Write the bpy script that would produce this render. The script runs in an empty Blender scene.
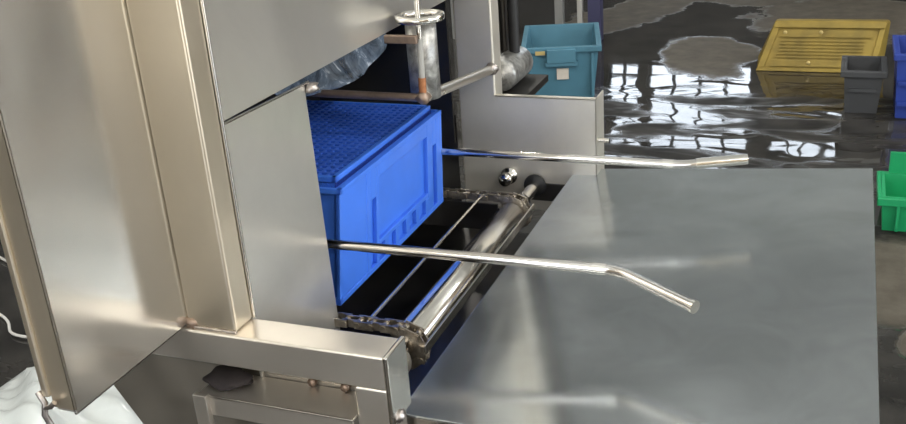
import bpy, math, random
from mathutils import Vector, Matrix
random.seed(7)
S = 0.85                      # layout units -> metres
scn = bpy.context.scene
COL = scn.collection

# ------------------------------------------------------------------ materials
def new_mat(name):
    m = bpy.data.materials.new(name); m.use_nodes = True
    nt = m.node_tree
    return m, nt, nt.nodes['Principled BSDF']

def ramp(nt, src, stops):
    r = nt.nodes.new('ShaderNodeValToRGB')
    while len(r.color_ramp.elements) < len(stops): r.color_ramp.elements.new(0.5)
    for e, (p, c) in zip(r.color_ramp.elements, stops):
        e.position = p; e.color = (c[0], c[1], c[2], 1) if hasattr(c, '__len__') else (c, c, c, 1)
    nt.links.new(src, r.inputs[0])
    return r.outputs[0]

def noise(nt, scale, detail=3, stretch=(1, 1, 1), rough=0.5, dist=0.0, coord='Object'):
    tc = nt.nodes.new('ShaderNodeTexCoord'); mp = nt.nodes.new('ShaderNodeMapping')
    mp.inputs['Scale'].default_value = stretch
    nt.links.new(tc.outputs[coord], mp.inputs[0])
    n = nt.nodes.new('ShaderNodeTexNoise')
    n.inputs['Scale'].default_value = scale; n.inputs['Detail'].default_value = detail
    n.inputs['Roughness'].default_value = rough; n.inputs['Distortion'].default_value = dist
    nt.links.new(mp.outputs[0], n.inputs['Vector'])
    return n.outputs[0]

def bump(nt, b, src, strength, dist=0.01):
    n = nt.nodes.new('ShaderNodeBump'); n.inputs['Strength'].default_value = strength
    n.inputs['Distance'].default_value = dist
    nt.links.new(src, n.inputs['Height']); nt.links.new(n.outputs[0], b.inputs['Normal'])

def steel(name, base, r0, r1, brush=(1, 1, 12), wav=0.0, blotch=0.86, bs=5, metal=1.0, cs=.2):
    m, nt, b = new_mat(name)
    b.inputs['Metallic'].default_value = metal
    c0 = tuple(x * blotch for x in base)
    nt.links.new(ramp(nt, noise(nt, bs, 6, (1, 1, 1), .62, .6), [(cs, c0), (1-cs, base)]), b.inputs['Base Color'])
    nt.links.new(ramp(nt, noise(nt, 4, 1, brush), [(0.2, r0), (0.8, r1)]), b.inputs['Roughness'])
    if wav: bump(nt, b, noise(nt, 2.6, 2), wav, 0.02)
    return m

M = {}
M['steel']   = steel('brushed_stainless', (.87, .84, .78), .27, .33, (2, 2, 1), .10, .90, 3, .86, .32)
M['panel']   = steel('guard_panel_steel', (.84, .82, .77), .15, .24, (3, 3, 1), .16, .94, 3, .92)
M['matte']   = steel('dusty_stainless', (.72, .68, .60), .38, .48, (3, 3, 3), .06, .86, 8, .7)
M['warm']    = steel('tinted_stainless', (.76, .67, .53), .28, .38, (4, 4, 1), .10, .9, 5, .88)
M['beam']    = steel('beam_stainless', (.76, .71, .64), .26, .38, (1, 4, 4), .08, .88, 5, .88)
M['bright']  = steel('polished_steel', (.78, .75, .70), .10, .20, (8, 8, 8), .12)
M['tube']    = steel('rail_steel', (.66, .63, .60), .12, .22, (3, 12, 12), .0)
M['tabletop']= steel('tabletop_steel', (.55, .585, .60), .11, .18, (1, 1, 1), .05, .80, 6, .88, .34)
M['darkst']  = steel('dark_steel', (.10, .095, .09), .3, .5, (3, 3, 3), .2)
M['chain']   = steel('chain_steel', (.60, .54, .46), .25, .5, (20, 20, 20), .0, .45, 60)
M['hopper']  = steel('dull_sheet_steel', (.34, .31, .265), .45, .6, (3, 3, 3), .06)
M['rust']    = steel('rusty_rod', (.42, .31, .24), .35, .6, (3, 3, 3), .0, .55, 30, .8)
M['orange_rust'] = steel('orange_rust', (.50, .20, .08), .5, .7, (3, 3, 3), 0, .4, 40, .3)
M['weld']    = steel('weld_bead', (.62, .56, .52), .25, .5, (30, 30, 30), .0, .35, 70)
M['mottled'] = steel('scale_spotted_steel', (.66, .65, .62), .3, .5, (9, 9, 9), .0, .04, 38, .7)

def plastic(name, base, rough=.38, var=.8, scale=8, spec=.5):
    m, nt, b = new_mat(name)
    c0 = tuple(x * var for x in base)
    nt.links.new(ramp(nt, noise(nt, scale, 4), [(0.3, c0), (0.7, base)]), b.inputs['Base Color'])
    b.inputs['Roughness'].default_value = rough
    b.inputs['Specular IOR Level'].default_value = spec
    return m
M['blue']   = plastic('blue_crate_plastic', (.055, .19, .78), .33, .86)
M['bluegrid'] = plastic('blue_grid_plastic', (.04, .13, .62), .45, .8)
M['bluedk'] = plastic('blue_hole_shade', (.012, .04, .28), .5)  # darker copy of the crate blue, painting the shade in the grid holes
M['teal']   = plastic('teal_crate_plastic', (.075, .205, .28), .5, .8, 6)
M['yellow'] = plastic('yellow_crate_plastic', (.32, .22, .03), .6, .55, 7)
M['grey']   = plastic('grey_crate_plastic', (.06, .062, .066), .6)
M['navy']   = plastic('dark_blue_crate_plastic', (.02, .05, .30), .5)
M['green']  = plastic('green_crate_plastic', (.01, .33, .12), .4)
M['rubber'] = plastic('black_rubber', (.015, .015, .016), .55)
M['rag']    = plastic('dark_rag_cloth', (.045, .035, .035), .95, .4, 20)
M['label']  = plastic('paper_label', (.62, .56, .48), .7, .9, 40)
M['orange'] = plastic('orange_mark', (.5, .16, .05), .7)
M['sticker'] = plastic('ochre_sticker', (.55, .42, .16), .6)
M['cable']  = plastic('white_cable', (.7, .68, .64), .5)
M['frame']  = plastic('painted_window_frame', (.07, .08, .09), .5)
M['iron']   = plastic('grey_painted_iron', (.22, .22, .21), .5)
M['pole']   = plastic('pale_painted_iron', (.42, .41, .38), .5)
M['indigo'] = plastic('indigo_painted_iron', (.05, .05, .11), .5)

m, nt, b = new_mat('white_plastic_sheeting')
b.inputs['Base Color'].default_value = (.80, .84, .82, 1); b.inputs['Roughness'].default_value = .22
b.inputs['Transmission Weight'].default_value = .15
bump(nt, b, noise(nt, 14, 4), .2, .01); M['film'] = m

m, nt, b = new_mat('clear_pvc_curtain')
nt.links.new(ramp(nt, noise(nt, 12, 6, (1, 1, 1), .65, 1.5), [(0.40, (.05, .07, .10)), (0.58, (.18, .23, .30)), (0.66, (.70, .76, .84))]), b.inputs['Base Color'])
b.inputs['Roughness'].default_value = .18; b.inputs['Alpha'].default_value = .9
bump(nt, b, noise(nt, 10, 4), .5, .02); M['pvc'] = m

m, nt, b = new_mat('window_glass')
b.inputs['Base Color'].default_value = (.95, .97, 1, 1); b.inputs['Roughness'].default_value = .0
b.inputs['Transmission Weight'].default_value = 1; b.inputs['IOR'].default_value = 1.05; M['glass'] = m

def wall_mat(name, base, scale=2.0):
    m, nt, b = new_mat(name)
    nt.links.new(ramp(nt, noise(nt, scale, 5), [(0.3, tuple(x*.75 for x in base)), (0.7, base)]), b.inputs['Base Color'])
    b.inputs['Roughness'].default_value = .85
    return m
M['wall_dark'] = wall_mat('sooty_plaster', (.09, .09, .088))
M['wall_pale'] = wall_mat('pale_plaster', (.45, .48, .48))
M['wall_warm'] = wall_mat('beige_plaster', (.50, .42, .31))
M['ceil']      = wall_mat('grey_roof_sheeting', (.72, .76, .77), .5)
M['yard']      = wall_mat('sunlit_yard_concrete', (.62, .58, .50))

# wet factory floor: dark soaked concrete with a water film, paler dry islands
def floor_mat():
    m, nt, b = new_mat('wet_concrete')
    N = nt.nodes; L = nt.links
    tc = N.new('ShaderNodeTexCoord'); sep = N.new('ShaderNodeSeparateXYZ')
    L.new(tc.outputs['Object'], sep.inputs[0])
    nz = noise(nt, 2.2, 5, (1, 1, 1), .6)
    def mth(op, a, b_=None, clamp=False):
        n = N.new('ShaderNodeMath'); n.operation = op; n.use_clamp = clamp
        for i, v in enumerate((a, b_)):
            if v is None: continue
            if isinstance(v, (int, float)): n.inputs[i].default_value = v
            else: L.new(v, n.inputs[i])
        return n.outputs[0]
    nn = mth('MULTIPLY', mth('SUBTRACT', nz, .5), 1.5)
    total = None
    # dry patches (cx, cy, rx, ry, angle) in layout units
    patches = [(-.92, 7.15, .38, .62, .12), (-1.75, 8.55, .42, 1.15, -.35), (-.75, 9.2, .62, .42, .1),
               (-.05, 8.45, .75, .95, .0), (.55, 3.68, .7, .42, 0), (-1.7, 10.8, 2.4, .6, 0),
               (1.6, 4.2, 1.1, 2.6, .1), (-5.2, 6.5, 1.0, 2.0, .1), (.36, 3.2, .10, .16, .4)]
    for cx, cy, rx, ry, a in patches:
        dx = mth('SUBTRACT', sep.outputs[0], cx * S); dy = mth('SUBTRACT', sep.outputs[1], cy * S)
        u = mth('DIVIDE', mth('ADD', mth('MULTIPLY', dx, math.cos(a)), mth('MULTIPLY', dy, math.sin(a))), rx * S)
        v = mth('DIVIDE', mth('SUBTRACT', mth('MULTIPLY', dy, math.cos(a)), mth('MULTIPLY', dx, math.sin(a))), ry * S)
        d = mth('SQRT', mth('ADD', mth('MULTIPLY', u, u), mth('MULTIPLY', v, v)))
        k = mth('MULTIPLY', mth('SUBTRACT', mth('ADD', 1.0, nn), d), 5.0, True)
        total = k if total is None else mth('MAXIMUM', total, k)
    dry = total
    def mix(fac, c1, c2):
        n = N.new('ShaderNodeMix'); n.data_type = 'RGBA'; L.new(fac, n.inputs[0])
        for i, c in ((6, c1), (7, c2)):
            if hasattr(c, 'default_value'): L.new(c, n.inputs[i])
            else: n.inputs[i].default_value = (*c, 1)
        return n.outputs[2]
    wetc = ramp(nt, noise(nt, 5, 6, (1, 1, 1), .6), [(0.35, (.018, .017, .016)), (0.62, (.045, .042, .038))])
    dryc = ramp(nt, noise(nt, 9, 6, (1, 1, 1), .65), [(0.3, (.075, .066, .053)), (0.7, (.13, .115, .092))])
    L.new(mix(dry, wetc, dryc), b.inputs['Base Color'])
    nd = noise(nt, 1.7, 3, (1.0, 2.6, 1), .55, .5)
    near = mth('MULTIPLY', mth('SUBTRACT', 6.35 * S, sep.outputs[1]), 4.0, True)
    damp = mth('MULTIPLY', mth('MULTIPLY', mth('SUBTRACT', nd, .50), 9.0, True), near)
    dd = mth('MAXIMUM', dry, damp)
    L.new(mth('ADD', mth('MULTIPLY', dd, .55), .035), b.inputs['Roughness'])
    L.new(mth('SUBTRACT', .5, mth('MULTIPLY', dd, .4)), b.inputs['Specular IOR Level'])
    b.inputs['IOR'].default_value = 1.5
    w1 = noise(nt, 1.9, 2, (.8, 1.5, 1), .5, .8)
    bp = N.new('ShaderNodeBump'); bp.inputs['Strength'].default_value = .34; bp.inputs['Distance'].default_value = .03
    # rippled film is calm far away (y > 6.3) and choppy nearer the machine
    calm = mth('MULTIPLY', mth('SUBTRACT', 6.55 * S, sep.outputs[1]), 2.2, True)
    L.new(mth('MULTIPLY', mth('MULTIPLY', w1, mth('SUBTRACT', 1.0, dry)), mth('ADD', mth('MULTIPLY', calm, .9), .12)), bp.inputs['Height'])
    L.new(bp.outputs[0], b.inputs['Normal'])
    return m
M['floor'] = floor_mat()

# ------------------------------------------------------------------ mesh builder
class MB:
    def __init__(s): s.v = []; s.f = []; s.sm = []
    def face(s, pts, smooth=False):
        n = len(s.v); s.v += [tuple(p) for p in pts]; s.f.append(tuple(range(n, n + len(pts)))); s.sm.append(smooth)
    def raw(s, vs, fs, smooth=False):
        n = len(s.v); s.v += [tuple(p) for p in vs]
        for f in fs: s.f.append(tuple(i + n for i in f)); s.sm.append(smooth)
    def box(s, x0, x1, y0, y1, z0, z1, mat=None):
        vs = [Vector((x, y, z)) for z in (z0, z1) for y in (y0, y1) for x in (x0, x1)]
        if mat: vs = [mat @ v for v in vs]
        s.raw(vs, [(0, 2, 3, 1), (4, 5, 7, 6), (0, 1, 5, 4), (2, 6, 7, 3), (0, 4, 6, 2), (1, 3, 7, 5)])
        return s
    def hexa(s, p):           # 8 points: bottom 4 ccw, top 4 ccw
        s.raw(p, [(3, 2, 1, 0), (4, 5, 6, 7), (0, 1, 5, 4), (1, 2, 6, 5), (2, 3, 7, 6), (3, 0, 4, 7)]); return s
    def tube(s, pts, r, n=16, cap=True, r2=None):
        pts = [Vector(p) for p in pts]; rings = []
        up = None
        for i, p in enumerate(pts):
            if i == 0: d = pts[1] - p
            elif i == len(pts) - 1: d = p - pts[i - 1]
            else: d = (pts[i + 1] - p).normalized() + (p - pts[i - 1]).normalized()
            d.normalize()
            if up is None: up = d.orthogonal().normalized()
            up = (up - d * up.dot(d)).normalized(); w = d.cross(up)
            rr = r if r2 is None else r + (r2 - r) * i / (len(pts) - 1)
            rings.append([p + (up * math.cos(2*math.pi*k/n) + w * math.sin(2*math.pi*k/n)) * rr for k in range(n)])
        vs = [q for R_ in rings for q in R_]; fs = []
        for i in range(len(rings) - 1):
            for k in range(n):
                a = i*n + k; b_ = i*n + (k+1) % n
                fs.append((a, b_, b_ + n, a + n))
        s.raw(vs, fs, True)
        if cap:
            s.face(list(reversed(rings[0]))); s.face(rings[-1])
        return s
    def lathe(s, c, prof, axis='z', n=24):   # prof: (radius, height)
        c = Vector(c); vs = []; fs = []
        for r, h in prof:
            for k in range(n):
                a = 2*math.pi*k/n; x, y = r*math.cos(a), r*math.sin(a)
                vs.append(c + (Vector((x, y, h)) if axis == 'z' else Vector((y, h, x)) if axis == 'y' else Vector((h, x, y))))
        for i in range(len(prof)-1):
            for k in range(n):
                a = i*n+k; b_ = i*n+(k+1) % n
                fs.append((a, b_, b_+n, a+n))
        s.raw(vs, fs, True); return s
    def blob(s, c, r, seed=0, sq=(1, 1, 1), amp=.25, n=10):
        rnd = random.Random(seed); c = Vector(c); vs = []; fs = []
        for i in range(n+1):
            th = math.pi*i/n
            for k in range(2*n):
                ph = math.pi*k/n
                rr = r*(1 + amp*rnd.uniform(-1, 1)*(0 < i < n))
                vs.append(c + Vector((rr*math.sin(th)*math.cos(ph)*sq[0], rr*math.sin(th)*math.sin(ph)*sq[1], r*math.cos(th)*sq[2])))
        for i in range(n):
            for k in range(2*n):
                a = i*2*n+k; b_ = i*2*n+(k+1) % (2*n)
                fs.append((a, a+2*n, b_+2*n, b_))
        s.raw(vs, fs, True); return s
    def build(s, name, mat, parent=None, bevel=0, solid=0, subsurf=0):
        off = Vector(parent.get('_o', (0, 0, 0))) if parent else Vector((0, 0, 0))
        me = bpy.data.meshes.new(name)
        me.from_pydata([tuple((Vector(v) - off) * S) for v in s.v], [], s.f)
        me.polygons.foreach_set('use_smooth', s.sm)
        me.materials.append(M[mat]); me.update()
        o = bpy.data.objects.new(name, me); COL.objects.link(o)
        if parent:
            o.parent = parent; o['_o'] = tuple(off)
        if solid:
            md = o.modifiers.new('s', 'SOLIDIFY'); md.thickness = solid*S; md.offset = 0
        if bevel:
            md = o.modifiers.new('b', 'BEVEL'); md.width = bevel*S; md.segments = 2; md.limit_method = 'ANGLE'; md.angle_limit = math.radians(40)
            md.harden_normals = True
        if subsurf:
            md = o.modifiers.new('u', 'SUBSURF'); md.levels = subsurf; md.render_levels = subsurf
        return o
def B(*a): return MB().box(*a)

def tag(o, label=None, cat=None, group=None, kind=None):
    if label: o['label'] = label
    if cat: o['category'] = cat
    if group: o['group'] = group
    if kind: o['kind'] = kind
    return o
def thing(name, loc, label, cat, group=None):
    o = bpy.data.objects.new(name, None); COL.objects.link(o)
    o.location = Vector(loc) * S; o['_o'] = tuple(loc); o.empty_display_size = .1
    return tag(o, label, cat, group)
def struct(name, mb, mat, parent=None, **k):
    o = mb.build(name, mat, parent, **k)
    if not parent: o['kind'] = 'structure'
    return o

# ------------------------------------------------------------------ the hall
XL, XR, YF, YB, ZC = -7.0, 6.5, -5.0, 12.5, 5.2
fl = MB(); fl.face([(XL, YF, 0), (XR, YF, 0), (XR, YB, 0), (XL, YB, 0)]); struct('floor', fl, 'floor')
tag(B(XL, XR+.2, YF, YB+.2, ZC, ZC+.15).build('ceiling', 'ceil'), kind='structure')
struct('wall_left', B(XL-.2, XL, YF, YB, 0, ZC), 'wall_dark')
# back wall with two window openings
wb = MB()
W1 = (-2.86, -2.44, 1.50, 2.75); W2 = (-2.33, -1.02, 1.50, 2.75); W3 = (-.80, .05, 2.2, 2.62)
for x0, x1, z0, z1 in ((XL, W1[0], 0, 3.0), (W1[0], W2[1], 0, 1.5), (W1[0], W2[1], 2.75, 3.0), (W1[1], W2[0], 1.5, 2.75), (W2[1], W3[0], 0, 3.0), (W3[1], XR, 0, 3.0), (W3[0], W3[1], 0, 2.2), (W3[0], W3[1], 2.62, 3.0)):
    wb.box(x0, x1, YB, YB+.2, z0, z1)
struct('wall_back', wb, 'wall_dark')
struct('wall_back_upper', B(XL, XR, YB, YB+.2, 3.0, ZC), 'wall_pale')
for i, (x0, x1, z0, z1) in enumerate((W1, W2, W3)):
    f = MB(); t = .035
    f.box(x0, x1, YB+.05, YB+.12, z0, z0+t); f.box(x0, x1, YB+.05, YB+.12, z1-t, z1)
    f.box(x0, x0+t, YB+.05, YB+.12, z0, z1); f.box(x1-t, x1, YB+.05, YB+.12, z0, z1)
    n = 1 if i == 0 else 3
    for k in range(1, n+1):
        xx = x0 + (x1-x0)*k/(n+1); f.box(xx-.02, xx+.02, YB+.06, YB+.11, z0, z1)
    for zz, w in ((1.86, .05), (2.28, .03)): i < 2 and f.box(x0, x1, YB+.06, YB+.11, zz-w/2, zz+w/2)
    w = struct('window_%d' % (i+1), f, 'frame')
    B(x0+t, x1-t, YB+.08, YB+.085, z0+t, z1-t).build('window_pane', 'glass', w)
# front wall (behind the viewer) with one wide loading door, right side with a wide door too
wf = MB()
for x0, x1, z0, z1 in ((XL, -3.2, 0, ZC), (-3.2, 1.5, 3.2, ZC), (1.5, XR, 0, ZC)): wf.box(x0, x1, YF-.2, YF, z0, z1)
struct('wall_front', wf, 'wall_warm')
wr = MB()
for y0, y1, z0, z1 in ((YF, -1.5, 0, ZC), (-1.5, 6.5, 3.9, ZC), (6.5, YB, 0, ZC)): wr.box(XR, XR+.2, y0, y1, z0, z1)
struct('wall_right', wr, 'wall_warm')
yd = MB(); yd.face([(-30, -30, -.02), (30, -30, -.02), (30, 40, -.02), (-30, 40, -.02)])
struct('ground', yd, 'yard')

# ------------------------------------------------------------------ crate washing machine
mc = thing('crate_washing_machine', (-1.19, 1.55, 0), 'large stainless steel crate washing machine with welded frame, open front hood and chain conveyor', 'machine')
XH = -1.14
# hood sheet above the opening
o = B(XH-.006, XH, 1.572, 3.05, 1.244, 2.3).build('hood_panel', 'steel', mc, .002)
B(XH-.05, XH-.006, 1.60, 3.05, 1.244, 1.252).build('hood_hem', 'steel', o)
# side sheet beside the opening
MB().tube([(XH-.001, 1.573, .803), (XH-.001, 1.573, 2.3)], .0045, 8).build('edge_highlight_rod', 'bright', mc)  # polished rod added to draw the highlight along the hood's left edge
p = MB(); p.hexa([(XH-.012, 1.572, .40), (XH-.004, 1.572, .40), (XH-.004, 1.935, .40), (XH-.012, 1.935, .40),
                  (XH-.012, 1.572, 1.236), (XH-.004, 1.572, 1.236), (XH-.004, 1.912, 1.226), (XH-.012, 1.912, 1.226)])
o = p.build('side_panel', 'steel', mc, .002)
MB().blob((XH+.004, 1.93, 1.215), .016, 3, (1, 1.3, .8), .3, 6).build('weld_bead', 'weld', o)
MB().tube([(XH-.004, 1.572, 1.238), (XH-.004, 1.93, 1.228)], .0035, 8).build('seam', 'bright', o)
# tunnel sides, top
B(-1.76, XH-.02, 1.578, 1.586, .72, 2.3).build('tunnel_side', 'steel', mc)
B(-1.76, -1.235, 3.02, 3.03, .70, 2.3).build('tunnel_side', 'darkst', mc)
B(-1.76, XH, 1.572, 3.05, 2.3, 2.31).build('tunnel_roof', 'steel', mc)
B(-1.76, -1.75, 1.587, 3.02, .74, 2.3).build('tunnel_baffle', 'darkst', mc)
# posts
def post(x0, x1, y0, y1, z0, z1, mt, name='post'):
    return B(x0, x1, y0, y1, z0, z1).build(name, mt, mc, .007)
post(-1.265, -1.143, 1.505, 1.572, .80, 2.3, 'warm')
post(-1.222, -1.086, 3.05, 3.13, 0, 2.3, 'matte')
# foreground beam + capped end + leg under it
bm = B(-1.72, -.795, 1.490, 1.575, .722, .80).build('beam', 'beam', mc, .006)
B(-.797, -.786, 1.487, 1.580, .640, .803).build('end_cap', 'bright', bm, .004)
MB().blob((-1.256, 1.512, .808), .018, 5, (1, 1, .8), .3, 6).build('weld_bead', 'rust', bm)
MB().blob((-.786, 1.52, .648), .014, 8, (.8, 1.3, .9), .3, 6).build('weld_bead', 'weld', bm)
MB().tube([(-1.25, 1.503, .802), (-1.143, 1.503, .802)], .004, 8).build('weld_seam', 'weld', bm)
post(-.872, -.795, 1.493, 1.572, 0, .722, 'beam', 'leg')
post(-1.76, -1.68, 3.05, 3.13, 0, 2.3, 'beam')
# lower angle shelf with bolts and its little upright
sh = MB(); sh.box(-1.25, -.873, 1.475, 1.576, .644, .65); sh.box(-1.25, -.873, 1.475, 1.481, .60, .65)
sh = sh.build('lower_shelf', 'beam', mc, .002)
for x in (-1.015, -.935): MB().lathe((x, 1.574, .662), [(0, -.012), (.010, -.012), (.010, 0), (0, 0)], 'y', 8).build('bolt', 'rust', sh)
B(-1.256, -1.222, 1.462, 1.478, 0, .655).build('shelf_upright', 'beam', mc, .002)
# hopper side below the beam, its left edge slants inwards
h = MB(); h.hexa([(-1.24, 1.578, .02), (-.90, 1.578, .02), (-.90, 1.585, .02), (-1.24, 1.585, .02),
                  (-1.70, 1.578, .73), (-.90, 1.578, .73), (-.90, 1.585, .73), (-1.70, 1.585, .73)])
h.build('hopper_side', 'hopper', mc)
# drip bed and rear sheet, coloured dark for the shade under the conveyor
B(-1.42, -.85, 1.61, 3.045, .36, .37).build('shade_drip_bed', 'darkst', mc)
B(-1.74, -1.236, 3.046, 3.05, .37, .80).build('shade_rear_sheet', 'darkst', mc)
AX_ = -.956
fb = MB(); fb.box(-1.092, -.738, 3.05, 3.056, .46, .872); fb.box(-1.092, -.738, 3.05, 3.075, .866, .872); fb.box(-.744, -.738, 3.05, 3.16, .46, .872)
fb = fb.build('end_housing', 'matte', mc, .002)
MB().tube([(-.738, 3.07, .725), (-.70, 3.07, .725)], .008, 10).build('stud', 'bright', fb)
B(-.99, -.80, 3.043, 3.05, .50, .565).build('shaded_bearing_plate', 'darkst', fb, .002)  # dark steel paints the shade low on the housing
MB().lathe((AX_, 3.041, .556), [(0, -.012), (.036, -.012), (.040, 0), (.040, .004)], 'y', 24).build('dark_hole_disc', 'rubber', fb)  # black disc stands in for the dark hole round the shaft
MB().lathe((-1.05, 3.04, .585), [(0, -.045), (.022, -.045), (.024, -.03), (.016, -.03), (.016, 0), (.03, 0), (.03, .01)], 'y', 16).build('bearing_nut', 'bright', fb)
# folded guard door projecting towards the viewer
XD = -1.266
d = MB(); d.hexa([(XD-.006, 1.156, .803), (XD, 1.156, .803), (XD, 1.512, .803), (XD-.006, 1.512, .803),
                  (XD-.006, 1.156, 2.3), (XD, 1.156, 2.3), (XD, 1.512, 2.3), (XD-.006, 1.512, 2.3)])
dr = d.build('guard_panel', 'panel', mc, .002)
B(XD-.052, XD, 1.156, 1.162, .812, 2.3).build('flange', 'warm', dr, .002)
B(XD-.068, XD-.052, 1.150, 1.168, .835, 2.3).build('flange_lip', 'warm', dr, .004)
B(XD-.05, XD, 1.162, 1.512, .803, .809).build('bottom_flange', 'steel', dr, .002)
w = MB()
w.tube([(XD-.075, 1.150, .845), (XD-.06, 1.146, .825), (XD-.066, 1.144, .80), (XD-.058, 1.146, .775)], .006, 8)
w.tube([(XD-.065, 1.145, .815), (XD-.045, 1.143, .822), (XD-.035, 1.145, .832)], .005, 8)
w.build('weld_bead', 'weld', dr)

# guide rails (round bar, flared ends)
def rail(pts, r=.0128):
    return MB().tube(pts, r, 18)
def arc(a, b, c, n=6, k=.25):
    a, b, c = Vector(a), Vector(b), Vector(c)
    p, q = b + (a-b).normalized()*k*.15, b + (c-b).normalized()*k*.15
    return [a] + [p*(1-t)**2 + b*2*t*(1-t) + q*t*t for t in [i/n for i in range(n+1)]] + [c]
for name, pts in (('near', arc((-1.74, 1.956, .797), (-.435, 1.981, .797), (-.247, 1.862, .790))),
                  ('far', arc((-1.74, 2.735, .774), (-.405, 2.722, .785), (-.232, 2.770, .796)))):
    r_ = rail(pts).build('guide_rail', 'tube', mc)
    e = Vector(pts[-1]); dd = (e - Vector(pts[-2])).normalized()
    MB().tube([e - dd*.006, e + dd*.003], .0150, 18).build('end_cap', 'bright', r_)
    if name == 'far': MB().tube([Vector(pts[-2]), e - dd*.004], .0158, 18).build('flare_sleeve', 'bright', r_)
    b_ = Vector(pts[1]); MB().tube([Vector(pts[1]) - Vector((.02, 0, 0)), Vector(pts[1]) + Vector((.012, 0, 0))], .0142, 18).build('weld_collar', 'bright', r_)
# bracket over the crate: arm from far post, arm going in, rusty upright
node = Vector((-1.045, 2.352, 1.07))
br = MB().tube([node, (-1.097, 3.045, .963)], .0155, 14).build('bracket_arm', 'beam', mc)
MB().blob((-1.092, 3.043, .966), .022, 4, (1, .8, 1), .3, 6).build('weld_bead', 'weld', br)
MB().blob(node, .019, 6, (1, 1, 1), .3, 6).build('weld_bead', 'rust', br)
MB().tube([node, (-1.42, 2.357, 1.07)], .011, 14).build('cross_arm', 'rust', br)
ur = MB().tube([node, node + Vector((0, .008, .16))], .0085, 12).build('upright_rod', 'pole', br)
MB().tube([node, node + Vector((0, .003, .055))], .0105, 12).build('rusty_foot', 'orange_rust', ur)
MB().tube([node + Vector((0, .008, .16)), node + Vector((0, .02, .62))], .007, 12).build('polished_rod', 'bright', ur)
cl = MB(); cl.box(-1.135, -1.04, 2.328, 2.342, 1.222, 1.245); cl.build('clamp_strap', 'rust', br, .003)
# curved clear curtain in the opening
c = MB(); nu, nv = 16, 12; vs = []; fs = []
edge = [(2.80, 1.245), (2.79, 1.14), (2.745, 1.085), (2.62, 1.054), (2.42, 1.066), (2.22, 1.09), (2.12, 1.12), (2.08, 1.18)]
def ed(t):
    t *= len(edge)-1; i = min(int(t), len(edge)-2); f_ = t-i
    return edge[i][0]*(1-f_)+edge[i+1][0]*f_, edge[i][1]*(1-f_)+edge[i+1][1]*f_
for i in range(nu+1):
    y1, z1 = ed(i/nu); y0, z0 = 2.08+(2.80-2.08)*(1-i/nu), 1.34
    for j in range(nv+1):
        t = j/nv
        vs.append((-1.22 - .16*math.sin(t*2.2) + .012*math.sin(i*1.3+j*.8), y0*(1-t)+y1*t, z0*(1-t)+z1*t))
for i in range(nu):
    for j in range(nv): a = i*(nv+1)+j; fs.append((a, a+1, a+nv+2, a+nv+1))
c.raw(vs, fs, True); c.build('splash_curtain', 'pvc', mc, solid=.004)

# conveyor chains, cross rods, drum, shaft, sprockets
AX, AZ, AR = -.956, .556, .050
def chain(yc):
    c = MB(); pitch = .036; x = -1.73; k = 0; pts = []
    while x < AX: pts.append((x, AZ+AR)); x += pitch
    a = math.pi/2
    while a > -math.pi/2 - .01:
        pts.append((AX + AR*math.cos(a), AZ + AR*math.sin(a))); a -= pitch/AR
    for i in range(len(pts)-1):
        (x0, z0), (x1, z1) = pts[i], pts[i+1]
        L = math.hypot(x1-x0, z1-z0); ang = math.atan2(z1-z0, x1-x0)
        w = .010 if i % 2 else .016
        for sgn in (-1, 1):
            mt = Matrix.Translation(((x0+x1)/2, yc+sgn*w, (z0+z1)/2)) @ Matrix.Rotation(-ang, 4, 'Y')
            c.box(-L/2-.008, L/2+.008, -.002, .002, -.011, .011, mt)
        c.tube([(x0, yc-.02, z0), (x0, yc+.02, z0)], .0085, 8)
    return c
for yc in (1.925, 2.80):
    ch = chain(yc).build('conveyor_chain', 'chain', mc)
    sp = MB(); n = 14; vs = []
    for k in range(n*2):
        a = math.pi*k/n; rr = AR+.010 if k % 2 else AR-.014
        vs.append((AX + rr*math.cos(a), AZ + rr*math.sin(a)))
    for yy, fl_ in ((yc-.005, False), (yc+.005, True)):
        q = [(x, yy, z) for x, z in vs]; sp.face(q if fl_ else q[::-1])
    for k in range(len(vs)):
        (x0, z0), (x1, z1) = vs[k], vs[(k+1) % len(vs)]
        sp.face([(x0, yc-.005, z0), (x0, yc+.005, z0), (x1, yc+.005, z1), (x1, yc-.005, z1)])
    sp.build('sprocket', 'chain', mc)
    for s_ in (-1,): B(-1.74, -1.0, yc-.035, yc-.026, .50, .592).build('chain_guide', 'darkst', ch)
dm = MB().lathe((AX, 1.95, AZ), [(0, 0), (.041, 0), (.046, .006), (.046, .819), (.041, .825), (0, .825)], 'y', 40)
dm.build('end_drum', 'bright', mc)
MB().tube([(AX, 1.60, AZ), (AX, 3.05, AZ)], .021, 18).build('drum_shaft', 'bright', mc)
MB().lathe((AX, 1.76, AZ), [(.021, 0), (.040, 0), (.043, .01), (.043, .095), (.038, .105), (.021, .105)], 'y', 20).build('shaft_collar', 'beam', mc)
MB().lathe((AX, 2.86, AZ), [(.021, 0), (.030, 0), (.030, .03), (.021, .03)], 'y', 20).build('shaft_collar', 'bright', mc)
B(-.899, -.893, 1.90, 2.83, .553, .580).build('scraper_bar', 'bright', mc, .002)
for x in (-1.062, -1.262, -1.462): MB().tube([(x, 1.925, AZ+AR), (x, 2.80, AZ+AR)], .0055, 10).build('cross_rod', 'bright', mc)
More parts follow.
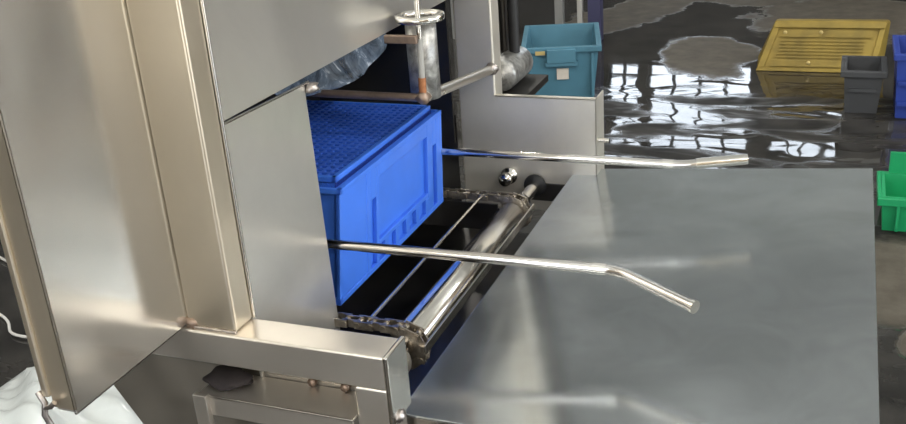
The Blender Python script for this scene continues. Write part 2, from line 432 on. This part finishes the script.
# drive motor behind far post
mo = MB().lathe((-1.135, 3.26, .885), [(0, -.03), (.03, -.03), (.035, -.02), (.056, -.02), (.060, 0), (.060, .20), (.05, .22), (0, .22)], 'y', 24).build('motor', 'mottled', mc)
MB().lathe((-1.135, 3.22, .885), [(0, -.008), (.015, -.008), (.018, 0), (.018, .02)], 'y', 12).build('motor_hub', 'bright', mo)
B(-1.20, -1.03, 3.13, 3.5, .80, .825).build('motor_shelf', 'darkst', mc)
MB().tube([(-1.12, 3.38, .94), (-1.12, 3.38, 2.2)], .020, 12).build('pipe', 'rubber', mc)
MB().tube([(-1.165, 3.40, .94), (-1.165, 3.40, 2.2)], .016, 12).build('pipe', 'darkst', mc)

# ------------------------------------------------------------------ canister hanging at the bracket
ca = thing('metal_canister', (-1.062, 2.405, 1.055), 'small spotted steel canister with a bright ring rim clamped to the rusty rod', 'canister')
MB().lathe((-1.062, 2.412, 1.055), [(0, 0), (.042, 0), (.042, .212), (.039, .212), (.039, .004), (0, .004)], 'z', 28).build('body', 'mottled', ca)
rg = MB(); N_ = 32
prof = [(.047, .208), (.066, .214), (.068, .222), (.066, .230), (.050, .232), (.045, .222), (.047, .208)]
rg.lathe((-1.062, 2.412, 1.055), prof, 'z', N_).build('rim', 'bright', ca)

# ------------------------------------------------------------------ blue crate (upside down) on the chains
XC = -1.163; Y0, Y1 = 1.981, 2.713; ZB, ZT = .612, .94
cr = thing('plastic_crate', (XC-.26, (Y0+Y1)/2, ZB), 'bright blue plastic crate turned upside down in the washing machine opening, gridded base upward', 'crate')
XB = XC - .52
c = MB(); t = .012; i_ = .014
c.box(XC-i_-t, XC-i_, Y0+i_, Y1-i_, ZB, .918); c.box(XB+i_, XB+i_+t, Y0+i_, Y1-i_, ZB, .918)
c.box(XB+i_, XC-i_, Y0+i_, Y0+i_+t, ZB, .918); c.box(XB+i_, XC-i_, Y1-i_-t, Y1-i_, ZB, .918)
c.box(XB+i_, XC-i_, Y0+i_, Y1-i_, .905, .920)
def lean(mb):
    o_ = []
    for x, y, z in mb.v:
        k = (z-ZB)/(ZT-ZB); o_.append((x+.007*k, y + k*(.062-.038*(y-Y0)/(Y1-Y0)), ZB+(z-ZB)*.965))
    mb.v = o_; return mb
lean(c).build('wall', 'blue', cr)
# rim / frame ribs on the outside
c = MB()
c.box(XC-.014, XC, Y0, Y1, .912, .926); c.box(XB, XC, Y0, Y0+.014, .912, .926); c.box(XB, XC, Y1-.014, Y1, .912, .926); c.box(XB, XB+.014, Y0, Y1, .912, .926)
c.box(XC-.014, XC, Y0, Y1, .612, .628); c.box(XB, XC, Y0, Y0+.014, .612, .628)
for y0, y1 in ((Y0, Y0+.012), (2.145, 2.170), (2.208, 2.226), (2.588, 2.632), (Y1-.05, Y1)): c.box(XC-.014, XC-.001, y0, y1, .628, .912)
c.box(XC-.014, XC-.003, Y0, 2.15, .628, .912)
c.box(XC-.014, XC-.001, 2.17, 2.208, .825, .912)
c.box(XC-.014, XC-.001, 2.226, 2.588, .876, .912); c.box(XC-.014, XC-.001, 2.226, 2.588, .676, .690)
c.box(XC-.014, XC-.001, 2.632, 2.663, .83, .912)
for k in range(5): c.box(XC-.014, XC-.001, 2.262+k*.076, 2.288+k*.076, .628, .676)
for x in (XC-.12, XC-.24, XC-.38, XC-.50): c.box(x, x+.02, Y0+.001, Y0+.014, .628, .912)
lean(c).build('outer_rib', 'blue', cr, .002)
# base ring standing proud of the rim, sloping sides, corners
c = MB(); a0, a1 = .026, .040
def ringslab(x0, x1, y0, y1, z0, z1, w, dx):
    for (p0, p1, q0, q1) in ((x1-w, x1, y0, y1), (x0, x0+w, y0, y1), (x0, x1, y0, y0+w), (x0, x1, y1-w, y1)):
        c.box(p0, p1, q0, q1, z0, z1)
ringslab(XB+a0, XC-a0, Y0+a0, Y1-a0, .918, .948, .016, 0)
lean(c).build('base_ring', 'blue', cr, .003)
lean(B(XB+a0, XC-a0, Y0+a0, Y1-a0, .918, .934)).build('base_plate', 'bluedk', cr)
c = MB(); gx0, gx1, gy0, gy1 = XB+a0+.01, XC-a0-.01, Y0+a0+.01, Y1-a0-.01
n = 26
for k in range(1, n): 
    y = gy0+(gy1-gy0)*k/n; c.box(gx0, gx1, y-.0048, y+.0048, .934, .947)
n = 18
for k in range(1, n):
    x = gx0+(gx1-gx0)*k/n; c.box(x-.0042, x+.0042, gy0, gy1, .934, .9465)
lean(c).build('base_grid', 'bluegrid', cr)

# ------------------------------------------------------------------ out-feed table
tb = thing('steel_table', (-.35, 2.35, 0), 'wide flat stainless steel table standing against the conveyor end, thin folded edges', 'table')
ZL, ZR = .600, .662
def zt(x): return ZL + (ZR-ZL)*(x+.832)/(.955)
tl = [(-.826, 1.590), (.123, 1.50), (.119, 3.125), (-.826, 3.115)]
t = MB(); t.hexa([(x, y, zt(x)-.006) for x, y in tl] + [(x, y, zt(x)) for x, y in tl]); t.build('tabletop', 'tabletop', tb, .002)
t = MB()
def skirt(p, q, th=.004, hgt=.035):
    p, q = Vector((*p, 0)), Vector((*q, 0)); dr_ = (q-p).normalized(); nn = Vector((-dr_.y, dr_.x, 0))*th
    P_ = [p, q, q+nn, p+nn]
    t.hexa([(v.x, v.y, zt(v.x)-hgt) for v in P_] + [(v.x, v.y, zt(v.x)-.0055) for v in P_])
for k in range(4): skirt(tl[k], tl[(k+1) % 4])
t.build('edge_fold', 'bright', tb)
for x, y in ((-.78, 1.68), (.05, 1.60), (.05, 3.05), (-.78, 2.98)):
    lg = B(x-.02, x+.02, y-.02, y+.02, 0, zt(x)-.006).build('leg', 'beam', tb, .004)

# ------------------------------------------------------------------ crates standing on the floor
def open_crate(name, loc, rz, lx, ly, h, mt, label, taper=.04, wall=.014, group=None, tilt=None):
    """open box crate: outer shell, rim with ribs, returned as thing"""
    t = thing(name, (0, 0, 0), label, 'crate', group)
    c = MB()
    def ringpts(s_, z, off=0): 
        x, y = lx/2-s_-off, ly/2-s_-off
        return [(-x, -y, z), (x, -y, z), (x, y, z), (-x, y, z)]
    rings = [ringpts(taper, 0), ringpts(0, h), ringpts(0, h, wall), ringpts(taper, wall, wall)]
    vs = [p for r in rings for p in r]; fs = [(3, 2, 1, 0)]
    for r in range(3):
        for k in range(4): a = r*4+k; b_ = r*4+(k+1) % 4; fs.append((a, b_, b_+4, a+4))
    fs.append((12, 13, 14, 15)); c.raw(vs, fs); c.build('shell', mt, t)
    r = MB(); x, y, w, hh = lx/2, ly/2, .018, .035
    r.box(-x-w, x+w, -y-w, -y, h-hh, h); r.box(-x-w, x+w, y, y+w, h-hh, h)
    r.box(-x-w, -x, -y, y, h-hh, h); r.box(x, x+w, -y, y, h-hh, h)
    r.build('rim', mt, t, .004)
    t.location = Vector(loc)*S; t.rotation_euler = tilt or (0, 0, rz)
    return t, c
# teal crate
tc_, _ = open_crate('plastic_crate', (-1.725, 6.19, 0), .26, .47, .66, .345, 'teal', 'faded teal blue open plastic crate with a square paper label, standing behind the machine', .035)
c = MB(); c.box(-.09, .09, -.365, -.345, .25, .335); c.box(-.10, .10, -.358, -.33, .225, .255); c.build('handle', 'teal', tc_, .004)
for x in (-.205, .185): B(x, x+.02, -.335, -.30, .02, .30).build('corner_rib', 'teal', tc_, .003)
B(-.03, .045, -.325, -.315, .135, .205).build('paper_label', 'label', tc_)
B(-.16, -.10, -.353, -.347, .302, .326).build('sticker', 'sticker', tc_)
# yellow crate lying on its side, ribbed base towards the viewer
yc_ = thing('plastic_crate', (-.14, 6.75, 0), 'muddy yellow plastic crate lying on its side on the wet floor, recessed base facing out', 'crate')
c = MB(); L0, L1 = -.53, .23
hex0 = [(L0, 6.72, 0), (L1-.03, 6.72, 0), (L1+.04, 7.05, 0), (L0-.02, 7.05, 0)]
hex1 = [(L0+.10, 6.90, .30), (L1+.03, 6.90, .30), (L1+.06, 7.10, .27), (L0+.09, 7.10, .27)]
c.hexa(hex0 + hex1); c.build('shell', 'yellow', yc_, .02)
def onface(u, v, d_):   # u along length, v up the tilted base face, d_ outwards
    a = Vector(hex0[0]).lerp(Vector(hex0[1]), u); b_ = Vector(hex1[0]).lerp(Vector(hex1[1]), u)
    return a.lerp(b_, v) + Vector((0, -1, .2)).normalized()*d_
def plate(mb, u0, u1, v0, v1, d0, d1):
    q = [(u0, v0), (u1, v0), (u1, v1), (u0, v1)]
    mb.hexa([onface(u, v, d0) for u, v in q] + [onface(u, v, d1) for u, v in q])
c = MB()
plate(c, .0, 1, .0, .07, -.01, .014); plate(c, 0, 1, .86, 1, -.01, .02); plate(c, 0, .06, .07, .86, -.01, .012); plate(c, .95, 1, .07, .86, -.01, .012)
c.build('base_rim', 'yellow', yc_, .004)
c = MB()
plate(c, .10, .46, .68, .82, -.002, .012); plate(c, .50, .90, .68, .82, -.002, .012); plate(c, .10, .90, .10, .22, -.002, .010)
for k in range(6): plate(c, .12, .86, .27+k*.065, .295+k*.065, -.002, .008)
c.build('base_rib', 'yellow', yc_)
for u, v in ((.13, .76), (.45, .77), (.43, .17)): MB().lathe(onface(u, v, .010), [(0, -.006), (.012, -.006), (.014, .004), (0, .012)], 'y', 10).build('rivet', 'sticker', yc_)
# grey crate and the dark blue crate beside it
gc, _ = open_crate('plastic_crate', (.125, 6.00, 0), 0, .21, .34, .25, 'grey', 'dark grey plastic crate on the wet floor between the yellow and dark blue crates', .02)
c = MB(); c.box(-.07, .07, -.18, -.15, .13, .15); c.build('rib', 'grey', gc)
nc, _ = open_crate('plastic_crate', (.465, 5.98, 0), 0, .36, .44, .37, 'navy', 'dark blue plastic crate at the right edge beside the dark grey crate', .02)
c = MB(); c.box(-.16, .16, -.245, -.225, .2, .22); c.box(-.16, .16, -.24, -.22, .08, .10); c.build('rib', 'navy', nc)
# green crate
gn, _ = open_crate('plastic_crate', (.435, 4.32, 0), 0, .46, .30, .155, 'green', 'bright green open plastic crate on the floor right of the table', .012)
for x in (-.17, -.06, .05, .16): B(x, x+.012, -.168, -.14, .01, .125).build('rib', 'green', gn)
B(-.20, .20, .15, .164, .155, .25).build('back_panel', 'green', gn)

# rack behind the teal crate
rk = thing('steel_rack', (-2.0, 7.5, 0), 'grey steel rack whose upright poles stand behind the teal crate', 'rack')
B(-2.125, -2.06, 7.45, 7.52, 0, 1.8).build('upright', 'iron', rk, .004)
B(-1.945, -1.905, 7.45, 7.50, 0, 1.8).build('upright', 'pole', rk, .004)
B(-1.86, -1.76, 7.45, 7.55, 0, 1.8).build('upright', 'indigo', rk, .004)
B(-3.0, -2.92, 7.45, 7.53, 0, 1.8).build('upright', 'iron', rk, .004)
B(-3.0, -1.76, 7.46, 7.50, 1.1, 1.16).build('crossbar', 'iron', rk, .004)
B(-2.9, -2.2, 7.52, 7.56, .35, 1.1).build('back_sheet', 'hopper', rk)

# ------------------------------------------------------------------ small things lower left
c = MB(); c.blob((-1.205, 1.530, .664), .046, 11, (1.35, .95, .36), .3, 8)
tag(c.build('rag', 'rag', None, subsurf=1), 'dark crumpled greasy rag lying on the small shelf under the beam', 'rag')
def sheet(cx, cy, w, dpt, hgt, seed, name, label, rot):
    rnd = random.Random(seed); n = 30; vs = []; fs = []
    for i in range(n+1):
        for j in range(n+1):
            u, v = i/n*2-1, j/n*2-1
            rr = max(abs(u), abs(v))
            z = hgt*(1-rr**2.2)*(.8+.2*math.sin(3*u+seed)) + .030*math.sin(9*u+5*v+3*v*v+seed)*(1-rr**6) + .012*math.sin(23*v+5*u)*(1-rr**4)
            x, y = u*w, v*dpt
            vs.append((cx+x*math.cos(rot)-y*math.sin(rot), cy+x*math.sin(rot)+y*math.cos(rot), max(z, .004)+.006))
    for i in range(n):
        for j in range(n): a = i*(n+1)+j; fs.append((a, a+n+1, a+n+2, a+1))
    c = MB(); c.raw(vs, fs, True)
    return tag(c.build(name, 'film', None, solid=.003), label, 'plastic sheet')
sheet(-2.22, 1.93, .45, .33, .16, 2, 'plastic_sheet', 'crumpled white plastic sheeting with shiny folds below the guard panel', .0)
def cable(pts, label):
    c = MB(); P_ = [Vector(p) for p in pts]; out = []
    for i in range(len(P_)-1):
        p0 = P_[max(i-1, 0)]; p1 = P_[i]; p2 = P_[i+1]; p3 = P_[min(i+2, len(P_)-1)]
        for k in range(8):
            t = k/8; out.append(.5*((2*p1)+(p2-p0)*t+(2*p0-5*p1+4*p2-p3)*t*t+(3*p1-p0-3*p2+p3)*t**3))
    out.append(P_[-1]); c.tube(out, .006, 8)
    return tag(c.build('cable', 'cable'), label, 'cable')
cable([(-3.9, 3.15, .012), (-3.42, 2.98, .012), (-3.15, 2.78, .012), (-2.8, 2.72, .012)], 'thin white cable on the dark floor, the upper of the two left of the panel')
cable([(-3.7, 2.75, .012), (-3.1, 2.58, .012), (-2.90, 2.46, .012), (-2.6, 2.50, .012)], 'thin white cable on the dark floor, the lower of the two left of the panel')

# ------------------------------------------------------------------ light
wd = bpy.data.worlds.new('sky'); scn.world = wd; wd.use_nodes = True
bg = wd.node_tree.nodes['Background']; bg.inputs[0].default_value = (.86, .93, 1.0, 1); bg.inputs[1].default_value = 4.5
def lamp(name, loc, size, rot, power, col):
    l = bpy.data.lights.new(name, 'POINT'); l.shadow_soft_size = .12
    l.energy = power; l.color = col
    o = bpy.data.objects.new(name, l); COL.objects.link(o); o.location = Vector(loc)*S; o.rotation_euler = rot
    return o
for x, y in ((-2.5, 1), (-2.5, 6), (2.8, 1), (2.8, 6), (-2.5, -3), (2.8, -3)):  # unseen battens with point lamps, added to brighten the ceiling and table
    ft = B(x-.08, x+.08, y-.7, y+.7, ZC-.72, ZC-.66).build('added_ceiling_light', 'iron')
    for dy in (-.5, .5): MB().tube([(x, y+dy, ZC-.67), (x, y+dy, ZC)], .008, 6).build('suspension_rod', 'iron', ft)
    tag(ft, 'grey batten fitting added under the roof to brighten the room', 'lamp', 'added ceiling lamps')
    lamp('added_fill_light', (x, y, ZC-.88), (.12, 1.3), (0, 0, 0), 170, (1, .97, .92))

sl = bpy.data.lights.new('sun', 'SUN'); sl.energy = 5.0; sl.angle = .02; sl.color = (1, .93, .82)
so = bpy.data.objects.new('sun', sl); COL.objects.link(so)
so.rotation_euler = Vector((math.cos(math.radians(35)), -.12, math.sin(math.radians(35)))).to_track_quat('Z', 'Y').to_euler()

# ------------------------------------------------------------------ camera
cam = bpy.data.cameras.new('camera'); co = bpy.data.objects.new('camera', cam); COL.objects.link(co)
cam.sensor_width = 36; cam.lens = 982/906*36; cam.clip_start = .02
rx, ry, rz_ = Vector((.931, .358, -.069)), Vector((-.078, .382, .921)), Vector((.356, -.852, .384))
rz_.normalize(); rx = (rx - rz_*rx.dot(rz_)).normalized(); ry = rz_.cross(rx)
mw = Matrix((rx, ry, rz_)).transposed().to_4x4(); mw.translation = Vector((0, 0, 1.8*S))
co.matrix_world = mw
scn.camera = co
for o in bpy.data.objects:
    if '_o' in o: del o['_o']
vs_ = scn.view_settings; vs_.view_transform = 'Standard'; vs_.look = 'None'; vs_.exposure = .08; vs_.gamma = 1; vs_.use_curve_mapping = False
